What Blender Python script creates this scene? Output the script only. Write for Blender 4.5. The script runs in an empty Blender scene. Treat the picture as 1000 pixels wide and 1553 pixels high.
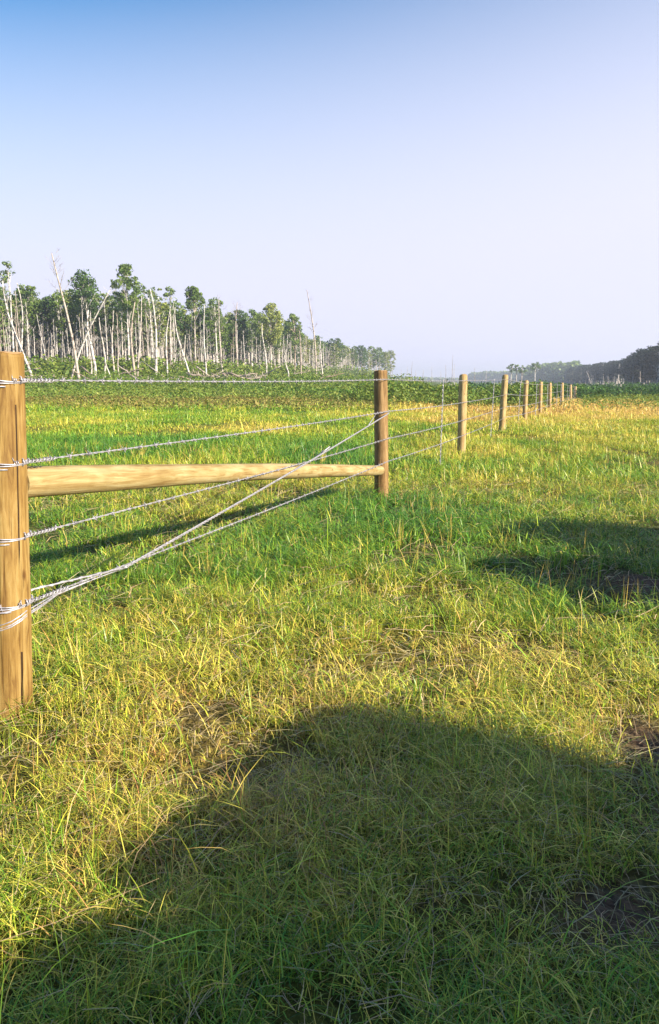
import bpy, bmesh, math, random
import numpy as np
from mathutils import Vector, Matrix
R = math.radians
random.seed(7)
rng = np.random.default_rng(11)

# ------------------------------------------------------------------ camera, sky, sun, exposure
sc = bpy.context.scene
col = sc.collection
F = 1165.0                      # focal length in pixels of the 1000 x 1553 photograph
EYE = 1.2
PITCH = math.atan(198.5 / F)
cam_d = bpy.data.cameras.new('camera')
cam = bpy.data.objects.new('camera', cam_d); col.objects.link(cam)
cam.location = (0, 0, EYE)
cam.rotation_euler = (math.pi / 2 - PITCH, 0, 0)
cam_d.sensor_fit = 'VERTICAL'; cam_d.sensor_height = 24.0
cam_d.lens = 24.0 * F / 1553.0
cam_d.clip_start = 0.05; cam_d.clip_end = 6000
sc.camera = cam

SUN_EL = R(23.7)
SUN_X, SUN_Y = 0.876, -0.482     # horizontal direction towards the sun
w = bpy.data.worlds.new('World'); sc.world = w; w.use_nodes = True
nt = w.node_tree
sky = nt.nodes.new('ShaderNodeTexSky'); sky.sky_type = 'NISHITA'; sky.sun_disc = False
sky.sun_elevation = SUN_EL
sky.sun_rotation = math.atan2(SUN_X, SUN_Y)
sky.air_density = 1.25; sky.dust_density = 0.4; sky.ozone_density = 3.5; sky.altitude = 300
bg = nt.nodes['Background']; SKY = 0.070; bg.inputs['Strength'].default_value = SKY
# smoky summer air: the clear sky goes over to a pale lavender towards the horizon and towards the sun's side
def wn(op, a, b=None, clamp=False):
    q = nt.nodes.new('ShaderNodeMath'); q.operation = op; q.use_clamp = clamp
    for i, v in enumerate((a, b)):
        if v is None: continue
        if isinstance(v, (int, float)): q.inputs[i].default_value = v
        else: nt.links.new(v, q.inputs[i])
    return q.outputs[0]
wc = nt.nodes.new('ShaderNodeTexCoord'); wsx = nt.nodes.new('ShaderNodeSeparateXYZ'); nt.links.new(wc.outputs['Generated'], wsx.inputs[0])
wt = wn('MULTIPLY', wn('SUBTRACT', wsx.outputs[2], 0.09), 1 / 0.37, True)
wfac = wn('ADD', wn('SUBTRACT', 1.0, wn('POWER', wt, 1.9)), wn('MULTIPLY', wn('MULTIPLY', wt, wsx.outputs[0]), 0.85), True)
wmix = nt.nodes.new('ShaderNodeMixRGB'); nt.links.new(wfac, wmix.inputs[0]); hs = nt.nodes.new('ShaderNodeHueSaturation'); hs.inputs['Saturation'].default_value = 1.36; nt.links.new(sky.outputs[0], hs.inputs['Color']); nt.links.new(hs.outputs[0], wmix.inputs[1])
wmix.inputs[2].default_value = (0.326 / SKY, 0.330 / SKY, 0.41 / SKY, 1)
nt.links.new(wmix.outputs[0], bg.inputs['Color'])
sd = bpy.data.lights.new('sun', 'SUN'); sd.energy = 5.0; sd.angle = R(0.55); sd.color = (1.0, 0.86, 0.66)
sun = bpy.data.objects.new('sun', sd); col.objects.link(sun)
d = Vector((-SUN_X * math.cos(SUN_EL), -SUN_Y * math.cos(SUN_EL), -math.sin(SUN_EL)))
sun.rotation_euler = d.to_track_quat('-Z', 'Y').to_euler(); sun.location = (20, -12, 20)
vs = sc.view_settings
vs.view_transform = 'Standard'; vs.look = 'None'; vs.gamma = 1.0; vs.use_curve_mapping = False
vs.exposure = 1.43
sc.render.engine = 'CYCLES'
sc.cycles.max_bounces = 6; sc.cycles.transparent_max_bounces = 8

# ------------------------------------------------------------------ pixel helpers (photo pixels -> places)
CP, SP = math.cos(PITCH), math.sin(PITCH)
def ray(u, v):
    a = (u - 500) / F; b = (776.5 - v) / F
    return a, CP + b * SP, -SP + b * CP
def at(u, v, Y):
    """the place at depth Y seen at pixel u, v"""
    x, y, z = ray(u, v); k = Y / y
    return Vector((x * k, Y, EYE + z * k))
def on_ground(u, v, z=0.0):
    x, y, dz = ray(u, v); k = (z - EYE) / dz
    return x * k, y * k
def xat(u, Y, z=0.0):
    """x of pixel column u at depth Y, height z"""
    return (u - 500) / F * (Y * CP + (EYE - z) * SP)

# ------------------------------------------------------------------ noise
def vnoise(x, y, seed=0):
    x = np.asarray(x, float); y = np.asarray(y, float)
    xi = np.floor(x).astype(np.int64); yi = np.floor(y).astype(np.int64)
    xf = x - xi; yf = y - yi
    def h(a, b):
        n = (a * 374761393 + b * 668265263 + seed * 974634777) & 0xffffffff
        n = ((n ^ (n >> 13)) * 1274126177) & 0xffffffff
        return ((n ^ (n >> 16)) & 0xffff) / 65535.0
    u = xf * xf * (3 - 2 * xf); v = yf * yf * (3 - 2 * yf)
    return (h(xi, yi) * (1 - u) + h(xi + 1, yi) * u) * (1 - v) + (h(xi, yi + 1) * (1 - u) + h(xi + 1, yi + 1) * u) * v
def fbm(x, y, seed=0, n=3):
    t = 0; a = 1.0; s = 0
    for i in range(n):
        t = t + a * vnoise(np.asarray(x) * 2 ** i, np.asarray(y) * 2 ** i, seed + i * 17); s += a; a *= 0.55
    return t / s
def sstep(a, b, x):
    t = np.clip((np.asarray(x, float) - a) / (b - a), 0, 1); return t * t * (3 - 2 * t)

def terrain(x, y):
    x = np.asarray(x, float); y = np.asarray(y, float)
    rt = x / np.maximum(y, 1.0)
    wr = np.where(y > 1, sstep(0.02, 0.22, rt), 0.5)
    z = -0.55 * sstep(15, 85, y) * wr - 0.3 * sstep(80, 300, y) * wr
    z = z + (1 - wr) * (1.9 * sstep(62, 105, y) + 1.0 * sstep(110, 400, y))
    amp = 0.03 * (1 - sstep(30, 60, np.hypot(x, y))) 
    z = z + amp * (fbm(x * 1.1, y * 1.1, 3) - 0.5) * 2 + 0.10 * (fbm(x * 0.13, y * 0.13, 9, 2) - 0.5) * sstep(10, 30, y)
    return z

# ------------------------------------------------------------------ object helpers
def tag(o, label=None, cat=None, group=None, kind=None):
    if label: o['label'] = label
    if cat: o['category'] = cat
    if group: o['group'] = group
    if kind: o['kind'] = kind
    return o
def link_mesh(name, me, mat=None, parent=None):
    o = bpy.data.objects.new(name, me); col.objects.link(o)
    if mat and not me.materials: me.materials.append(mat)
    if parent: o.parent = parent
    return o
def empty(name, loc=(0, 0, 0)):
    o = bpy.data.objects.new(name, None); o.location = loc; col.objects.link(o); o.empty_display_size = 0.2
    return o
def np_mesh(name, V, loops, starts, totals, color=None, smooth=False):
    me = bpy.data.meshes.new(name)
    me.vertices.add(len(V)); me.vertices.foreach_set('co', np.asarray(V, np.float32).ravel())
    me.loops.add(len(loops)); me.loops.foreach_set('vertex_index', np.asarray(loops, np.int32))
    me.polygons.add(len(starts)); me.polygons.foreach_set('loop_start', np.asarray(starts, np.int32))
    me.polygons.foreach_set('loop_total', np.asarray(totals, np.int32))
    if smooth: me.polygons.foreach_set('use_smooth', np.ones(len(starts), bool))
    me.update(calc_edges=True)
    if color is not None:
        at_ = me.color_attributes.new('col', 'FLOAT_COLOR', 'POINT')
        c = np.ones((len(V), 4), np.float32); c[:, :3] = color
        at_.data.foreach_set('color', c.ravel())
    return me
def join_np(parts):
    """parts: list of (V, loops, totals, color)"""
    Vs, Ls, Ts, Cs = [], [], [], []; off = 0
    for V, L, T, C in parts:
        Vs.append(V); Ls.append(L + off); Ts.append(T); Cs.append(C); off += len(V)
    T = np.concatenate(Ts); S = np.concatenate([[0], np.cumsum(T)[:-1]])
    return np.concatenate(Vs), np.concatenate(Ls), S, T, np.concatenate(Cs)

# ------------------------------------------------------------------ materials
def new_mat(name):
    m = bpy.data.materials.new(name); m.use_nodes = True
    n = m.node_tree; p = n.nodes['Principled BSDF']
    return m, n, p
def leaf_mat(name, trans=0.4, rough=0.55, spec=0.3):
    m, n, p = new_mat(name)
    a = n.nodes.new('ShaderNodeVertexColor'); a.layer_name = 'col'
    n.links.new(a.outputs[0], p.inputs['Base Color'])
    p.inputs['Roughness'].default_value = rough
    p.inputs['Specular IOR Level'].default_value = spec
    tr = n.nodes.new('ShaderNodeBsdfTranslucent'); mx = n.nodes.new('ShaderNodeMixShader')
    n.links.new(a.outputs[0], tr.inputs['Color'])
    mx.inputs[0].default_value = trans
    n.links.new(p.outputs[0], mx.inputs[1]); n.links.new(tr.outputs[0], mx.inputs[2])
    n.links.new(mx.outputs[0], n.nodes['Material Output'].inputs['Surface'])
    return m
def wood_mat(name, c_light, c_mid, c_dark, scale=1.0, axis='Z', seed=0.0, bump=0.35, crack=0.5):
    m, n, p = new_mat(name); L = n.links.new
    tc = n.nodes.new('ShaderNodeTexCoord'); mp = n.nodes.new('ShaderNodeMapping')
    mp.inputs['Location'].default_value = (seed, seed * 1.7, seed * 0.6)
    sc3 = [26.0 * scale] * 3; sc3['XYZ'.index(axis)] = 2.2 * scale
    mp.inputs['Scale'].default_value = sc3
    L(tc.outputs['Object'], mp.inputs['Vector'])
    n1 = n.nodes.new('ShaderNodeTexNoise'); n1.inputs['Scale'].default_value = 1.0; n1.inputs['Detail'].default_value = 6; n1.inputs['Roughness'].default_value = 0.65; n1.inputs['Distortion'].default_value = 0.8
    L(mp.outputs[0], n1.inputs['Vector'])
    mp2 = n.nodes.new('ShaderNodeMapping'); s2 = [90.0 * scale] * 3; s2['XYZ'.index(axis)] = 3.0 * scale
    mp2.inputs['Scale'].default_value = s2; L(tc.outputs['Object'], mp2.inputs['Vector'])
    n2 = n.nodes.new('ShaderNodeTexNoise'); n2.inputs['Scale'].default_value = 1.0; n2.inputs['Detail'].default_value = 4; L(mp2.outputs[0], n2.inputs['Vector'])
    r1 = n.nodes.new('ShaderNodeValToRGB'); e = r1.color_ramp.elements
    e[0].position = 0.37; e[0].color = (*c_dark, 1); e[1].position = 0.63; e[1].color = (*c_light, 1)
    k = e.new(0.5); k.color = (*c_mid, 1); L(n1.outputs['Fac'], r1.inputs['Fac'])
    # fine dark checks along the grain
    r2 = n.nodes.new('ShaderNodeValToRGB'); r2.color_ramp.elements[0].position = 0.30; r2.color_ramp.elements[0].color = (crack, crack * 0.85, crack * 0.7, 1)
    r2.color_ramp.elements[1].position = 0.44; r2.color_ramp.elements[1].color = (1, 1, 1, 1); L(n2.outputs['Fac'], r2.inputs['Fac'])
    mu = n.nodes.new('ShaderNodeMixRGB'); mu.blend_type = 'MULTIPLY'; mu.inputs[0].default_value = 0.9
    L(r1.outputs[0], mu.inputs[1]); L(r2.outputs[0], mu.inputs[2])
    # broad stains
    n3 = n.nodes.new('ShaderNodeTexNoise'); n3.inputs['Scale'].default_value = 5.0; n3.inputs['Detail'].default_value = 3; L(tc.outputs['Object'], n3.inputs['Vector'])
    r3 = n.nodes.new('ShaderNodeValToRGB'); r3.color_ramp.elements[0].position = 0.35; r3.color_ramp.elements[0].color = (0.78, 0.72, 0.62, 1); r3.color_ramp.elements[1].position = 0.6; r3.color_ramp.elements[1].color = (1, 1, 1, 1)
    L(n3.outputs['Fac'], r3.inputs['Fac'])
    mu2 = n.nodes.new('ShaderNodeMixRGB'); mu2.blend_type = 'MULTIPLY'; mu2.inputs[0].default_value = 1.0
    L(mu.outputs[0], mu2.inputs[1]); L(r3.outputs[0], mu2.inputs[2])
    # knots
    mpk = n.nodes.new('ShaderNodeMapping'); sk = [11.0] * 3; sk['XYZ'.index(axis)] = 5.0
    mpk.inputs['Scale'].default_value = sk; mpk.inputs['Location'].default_value = (seed, 0.3, seed); L(tc.outputs['Object'], mpk.inputs['Vector'])
    vo = n.nodes.new('ShaderNodeTexVoronoi'); vo.inputs['Scale'].default_value = 1.0; L(mpk.outputs[0], vo.inputs['Vector'])
    rk = n.nodes.new('ShaderNodeValToRGB'); rk.color_ramp.elements[0].position = 0.05; rk.color_ramp.elements[0].color = (0.35, 0.22, 0.12, 1); rk.color_ramp.elements[1].position = 0.13; rk.color_ramp.elements[1].color = (1, 1, 1, 1)
    L(vo.outputs['Distance'], rk.inputs['Fac'])
    mu3 = n.nodes.new('ShaderNodeMixRGB'); mu3.blend_type = 'MULTIPLY'; mu3.inputs[0].default_value = 0.8
    L(mu2.outputs[0], mu3.inputs[1]); L(rk.outputs[0], mu3.inputs[2])
    L(mu3.outputs[0], p.inputs['Base Color'])
    p.inputs['Roughness'].default_value = 0.75; p.inputs['Specular IOR Level'].default_value = 0.25
    ad = n.nodes.new('ShaderNodeMath'); ad.operation = 'ADD'; L(n1.outputs['Fac'], ad.inputs[0]); L(r2.outputs[0], ad.inputs[1])
    bp = n.nodes.new('ShaderNodeBump'); bp.inputs['Strength'].default_value = bump; bp.inputs['Distance'].default_value = 0.004
    L(ad.outputs[0], bp.inputs['Height']); L(bp.outputs[0], p.inputs['Normal'])
    return m

M_grass = leaf_mat('grass_blades', 0.27, 0.42, 0.5)
M_straw = leaf_mat('dry_straw', 0.15, 0.6, 0.3)
M_leaf = leaf_mat('tree_leaves', 0.3, 0.55, 0.25)
M_weed = leaf_mat('weed_leaves', 0.3, 0.55, 0.25)
M_post1 = wood_mat('golden_treated_pine', (0.29, 0.208, 0.078), (0.23, 0.148, 0.044), (0.135, 0.075, 0.021), 1.7, 'Z', 1.3)
M_post2 = wood_mat('brown_weathered_pine', (0.30, 0.20, 0.095), (0.225, 0.145, 0.062), (0.13, 0.08, 0.034), 1.6, 'Z', 4.1)
M_post = wood_mat('tan_treated_pine', (0.46, 0.36, 0.185), (0.39, 0.29, 0.14), (0.26, 0.18, 0.08), 1.5, 'Z', 6.7, 0.3, 0.75)
M_rail = wood_mat('pale_peeled_pine', (0.34, 0.295, 0.165), (0.305, 0.245, 0.115), (0.22, 0.155, 0.06), 1.3, 'X', 2.2, 0.3, 0.7)
M_crack = wood_mat('dark_open_crack', (0.07, 0.04, 0.018), (0.045, 0.024, 0.01), (0.02, 0.01, 0.005), 1.5, 'Z', 3.0)
def end_grain():
    m, n, p = new_mat('sawn_end_grain'); L = n.links.new
    tc = n.nodes.new('ShaderNodeTexCoord'); wv = n.nodes.new('ShaderNodeTexWave'); wv.wave_type = 'RINGS'; wv.rings_direction = 'Z'
    wv.inputs['Scale'].default_value = 40; wv.inputs['Distortion'].default_value = 2.0; wv.inputs['Detail'].default_value = 2
    L(tc.outputs['Object'], wv.inputs['Vector'])
    r = n.nodes.new('ShaderNodeValToRGB'); r.color_ramp.elements[0].color = (0.32, 0.17, 0.06, 1); r.color_ramp.elements[1].color = (0.6, 0.38, 0.16, 1)
    L(wv.outputs['Fac'], r.inputs['Fac']); L(r.outputs[0], p.inputs['Base Color']); p.inputs['Roughness'].default_value = 0.8
    return m
M_end = end_grain()
def galv():
    m, n, p = new_mat('galvanised_wire'); L = n.links.new
    tc = n.nodes.new('ShaderNodeTexCoord'); a = n.nodes.new('ShaderNodeTexNoise'); a.inputs['Scale'].default_value = 60; L(tc.outputs['Object'], a.inputs['Vector'])
    r = n.nodes.new('ShaderNodeValToRGB'); r.color_ramp.elements[0].position = 0.3; r.color_ramp.elements[0].color = (0.22, 0.22, 0.25, 1); r.color_ramp.elements[1].position = 0.6; r.color_ramp.elements[1].color = (0.40, 0.40, 0.46, 1)
    L(a.outputs['Fac'], r.inputs['Fac']); L(r.outputs[0], p.inputs['Base Color'])
    p.inputs['Metallic'].default_value = 0.35; p.inputs['Roughness'].default_value = 0.42
    return m
M_wire = galv()
def bark(name, light, mark, scale):
    m, n, p = new_mat(name); L = n.links.new
    tc = n.nodes.new('ShaderNodeTexCoord'); mp = n.nodes.new('ShaderNodeMapping'); mp.inputs['Scale'].default_value = (scale, scale, scale * 1.6)
    oi = n.nodes.new('ShaderNodeObjectInfo'); L(tc.outputs['Object'], mp.inputs['Vector']); L(oi.outputs['Random'], mp.inputs['Location'])
    a = n.nodes.new('ShaderNodeTexNoise'); a.inputs['Scale'].default_value = 1.0; a.inputs['Detail'].default_value = 5; L(mp.outputs[0], a.inputs['Vector'])
    r = n.nodes.new('ShaderNodeValToRGB'); r.color_ramp.elements[0].position = 0.36; r.color_ramp.elements[0].color = (*mark, 1)
    r.color_ramp.elements[1].position = 0.5; r.color_ramp.elements[1].color = (*light, 1)
    L(a.outputs['Fac'], r.inputs['Fac'])
    # tone differs from one trunk to the next
    rr = n.nodes.new('ShaderNodeValToRGB'); rr.color_ramp.elements[0].color = (0.62, 0.52, 0.44, 1); rr.color_ramp.elements[1].color = (1, 1, 1, 1); rr.color_ramp.elements[1].position = 0.55
    L(oi.outputs['Random'], rr.inputs['Fac'])
    mu = n.nodes.new('ShaderNodeMixRGB'); mu.blend_type = 'MULTIPLY'; mu.inputs[0].default_value = 1
    L(r.outputs[0], mu.inputs[1]); L(rr.outputs[0], mu.inputs[2]); L(mu.outputs[0], p.inputs['Base Color'])
    p.inputs['Roughness'].default_value = 0.85
    return m
M_birch = bark('white_birch_bark', (0.50, 0.48, 0.47), (0.13, 0.11, 0.10), 1.6)
M_dead = bark('grey_driftwood', (0.36, 0.32, 0.28), (0.13, 0.10, 0.08), 3.0)
def ground_mat():
    m, n, p = new_mat('soil_and_thatch'); L = n.links.new
    g = n.nodes.new('ShaderNodeNewGeometry')
    def noise(s, det=4):
        a = n.nodes.new('ShaderNodeTexNoise'); a.inputs['Scale'].default_value = s; a.inputs['Detail'].default_value = det; L(g.outputs['Position'], a.inputs['Vector']); return a
    def ramp(src, p0, c0, p1, c1):
        r = n.nodes.new('ShaderNodeValToRGB'); e = r.color_ramp.elements
        e[0].position = p0; e[0].color = (*c0, 1); e[1].position = p1; e[1].color = (*c1, 1); L(src, r.inputs['Fac']); return r
    a = n.nodes.new('ShaderNodeVertexColor'); a.layer_name = 'col'
    f = noise(38, 6); r = ramp(f.outputs['Fac'], 0.3, (0.45, 0.4, 0.38), 0.68, (1.35, 1.3, 1.25))
    mu = n.nodes.new('ShaderNodeMixRGB'); mu.blend_type = 'MULTIPLY'; mu.inputs[0].default_value = 1
    L(a.outputs[0], mu.inputs[1]); L(r.outputs[0], mu.inputs[2])
    L(mu.outputs[0], p.inputs['Base Color']); p.inputs['Roughness'].default_value = 0.95; p.inputs['Specular IOR Level'].default_value = 0.1
    c = noise(22, 7)
    bp = n.nodes.new('ShaderNodeBump'); bp.inputs['Strength'].default_value = 1.0; bp.inputs['Distance'].default_value = 0.05
    L(c.outputs['Fac'], bp.inputs['Height']); L(bp.outputs[0], p.inputs['Normal'])
    return m
M_ground = ground_mat()

# ------------------------------------------------------------------ meadow fields: where it is dry, lush, bare
def blob(x, y, u, v, ru, rv):
    cx, cy = on_ground(u, v)
    x1, _ = on_ground(u + ru, v); _, y1 = on_ground(u, v - rv)
    return np.exp(-(((x - cx) / (x1 - cx)) ** 2 + ((y - cy) / max(0.05, (y1 - cy))) ** 2))
def bare(x, y):
    n = fbm(x * 3.1, y * 3.1, 61)
    b = 1.2 * blob(x, y, 930, 1390, 100, 58) + 0.9 * blob(x, y, 985, 1130, 60, 45) + 0.95 * blob(x, y, 975, 890, 80, 22) + 0.6 * blob(x, y, 1010, 700, 50, 14)
    b = b + 0.45 * blob(x, y, 640, 1370, 60, 30) + 0.5 * blob(x, y, 790, 985, 55, 22) + 0.5 * blob(x, y, 1060, 1300, 80, 120)
    b = b + 0.25 * blob(x, y, 300, 1080, 50, 20)
    return np.clip(b * (0.55 + 0.95 * n), 0, 1)
def lush(x, y):
    b = 1.1 * blob(x, y, 600, 785, 95, 32) + 0.6 * blob(x, y, 460, 830, 110, 40) + 0.5 * blob(x, y, 850, 735, 60, 10) + 0.8 * blob(x, y, 480, 690, 90, 12)
    b = b + 0.7 * blob(x, y, 180, 680, 170, 14) + 0.35 * blob(x, y, 820, 870, 120, 40) + 0.35 * blob(x, y, 250, 880, 120, 30) + 0.0 * x 
    return np.clip(b, 0, 1)
def dryness(x, y):
    n = 0.55 * fbm(x * 0.8, y * 0.8, 21) + 0.45 * fbm(x * 0.22, y * 0.22, 33)
    rt = x / np.maximum(y, 1)
    dd = 0.395 + 1.15 * (n - 0.5)
    dd = dd + 0.48 * sstep(12, 32, y) * sstep(0.05, 0.2, rt) + 0.16 * sstep(2.2, 0.8, y) * 0 
    dd = dd + 0.20 * blob(x, y, 250, 1180, 240, 160) + 0.25 * blob(x, y, 800, 1000, 180, 70) + 0.07 * sstep(17, 26, y) * (1 - sstep(0.0, 0.2, rt)) + 0.5 * blob(x, y, 370, 654, 110, 6)
    dd = dd - 0.42 * lush(x, y) - 0.05 * sstep(9, 12, y) * (1 - sstep(15, 19, y)) * (1 - sstep(0.0, 0.15, rt)) - 0.13 * sstep(17, 24, y) * (1 - sstep(-0.02, 0.08, rt)) + 0.07 * sstep(2.6, 1.4, y)
    return np.clip(dd, 0.02, 1)
C_LUSH = np.array((0.075, 0.225, 0.024)); C_GREEN = np.array((0.185, 0.34, 0.026)); C_YG = np.array((0.45, 0.47, 0.042)); C_DRY = np.array((0.72, 0.54, 0.13)); C_BROWN = np.array((0.42, 0.22, 0.08))
def ramp_col(t):
    t = np.clip(t, 0, 1)[:, None]
    stops = [(0.0, C_LUSH), (0.3, C_GREEN), (0.55, C_YG), (0.82, C_DRY), (1.0, C_BROWN)]
    out = np.zeros((len(t), 3))
    for (a, ca), (b, cb) in zip(stops[:-1], stops[1:]):
        k = np.clip((t - a) / (b - a), 0, 1); s = (t >= a) & (t <= b)
        out = np.where(s, ca + (cb - ca) * k, out)
    return out

# ------------------------------------------------------------------ ground
def build_ground():
    ys = np.concatenate([-np.geomspace(1700, 2, 26), np.arange(-1.9, 6.5, 0.05), np.geomspace(6.55, 1700, 230)])
    xh = np.concatenate([np.arange(0, 4, 0.06), np.geomspace(4.05, 1700, 120)])
    xs = np.concatenate([-xh[:0:-1], xh])
    X, Y = np.meshgrid(xs, ys)
    x = X.ravel(); y = Y.ravel()
    z = terrain(x, y)
    near = 1 - sstep(6, 9, np.hypot(x, y))
    b = bare(x, y)
    z = z + near * b * 0.03 * (fbm(x * 9, y * 9, 5, 4) - 0.35) * 2
    nx = len(xs); ny = len(ys)
    i = np.arange(ny - 1)[:, None] * nx + np.arange(nx - 1)[None, :]; i = i.ravel()
    loops = np.stack([i, i + 1, i + nx + 1, i + nx], 1).ravel()
    T = np.full(len(i), 4); S = np.arange(len(i)) * 4
    far = sstep(8, 60, np.hypot(x, y))[:, None]
    soil = np.array((0.125, 0.085, 0.058))
    thatch = 0.18 * ramp_col(dryness(x, y)) + 0.82 * np.array((0.060, 0.045, 0.022))
    grassy = ramp_col(dryness(x, y)) * 0.9
    k2 = sstep(62, 100, y)[:, None]; grassy = grassy * (1 - k2) + np.array((0.085, 0.13, 0.035)) * k2
    c = thatch * (1 - b[:, None]) + soil * b[:, None]
    c = c * (1 - far) + grassy * far
    me = np_mesh('ground', np.stack([x, y, z], 1), loops, S, T, c, True)
    tag(link_mesh('ground', me, M_ground), kind='structure')
build_ground()

# ------------------------------------------------------------------ grass
def blades(x, y, h, wd, az, bend, colr, zoff=0.0, lev=(0, .4, .75, 1.0), tw=None):
    n = len(x); z0 = terrain(x, y) + zoff
    k = len(lev) - 1; nv = 2 * k + 1
    V = np.zeros((n, nv, 3)); ca, sa = np.cos(az), np.sin(az)
    if tw is None: tw = rng.normal(0, 0.5, n)
    wx, wy = -np.sin(az + tw), np.cos(az + tw)
    for i, t in enumerate(lev):
        th0 = np.arctan(bend * 0.9); cv = np.where(bend > 1.3, 0.35, bend * 0.9)
        hor = h * (np.sin(th0) * t + 0.5 * cv * np.cos(th0) * t * t); ver = h * (np.cos(th0) * t - 0.5 * cv * np.sin(th0) * t * t)
        px = x + ca * hor; py = y + sa * hor; pz = z0 + ver - (0.01 if i == 0 else 0)
        if i < k:
            ww = wd * 0.5 * (1.0 if i == 0 else (1.0 - t ** 1.6) ** 0.8)
            V[:, 2 * i] = np.stack([px - wx * ww, py - wy * ww, pz], 1)
            V[:, 2 * i + 1] = np.stack([px + wx * ww, py + wy * ww, pz], 1)
        else:
            V[:, nv - 1] = np.stack([px, py, pz], 1)
    base = np.arange(n)[:, None] * nv
    fl = []
    for i in range(k - 1): fl += [2 * i, 2 * i + 1, 2 * i + 3, 2 * i + 2]
    fl += [2 * k - 2, 2 * k - 1, nv - 1]
    L = (base + np.array(fl)[None, :]).ravel()
    T = np.tile(np.array([4] * (k - 1) + [3]), n)
    return V.reshape(-1, 3), L, T, np.repeat(colr, nv, 0)
def scatter(y0, y1, dens, cluster=0.5, crad=0.05, margin=1.3, slope=0.46):
    area = slope * (y1 * y1 - y0 * y0) + 2 * margin * (y1 - y0); n = int(area * dens)
    wmax = slope * y1 + margin
    def samp(m):
        xs, ys = [], []; got = 0
        while got < m:
            y = rng.uniform(y0, y1, m); x = rng.uniform(-wmax, wmax, m); ok = np.abs(x) < slope * y + margin
            xs.append(x[ok]); ys.append(y[ok]); got += ok.sum()
        return np.concatenate(xs)[:m], np.concatenate(ys)[:m]
    x, y = samp(n)
    nc = int(n * cluster); per = 16
    cx, cy = samp(max(1, nc // per))
    j = rng.integers(0, len(cx), nc)
    rr = np.abs(rng.normal(0, crad, nc)); th = rng.uniform(0, 2 * math.pi, nc)
    x[:nc] = cx[j] + rr * np.cos(th); y[:nc] = cy[j] + rr * np.sin(th)
    lean = np.zeros(n); laz = rng.uniform(0, 2 * math.pi, n); laz[:nc] = th + rng.normal(0, 0.6, nc)
    return x, y, laz
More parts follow.
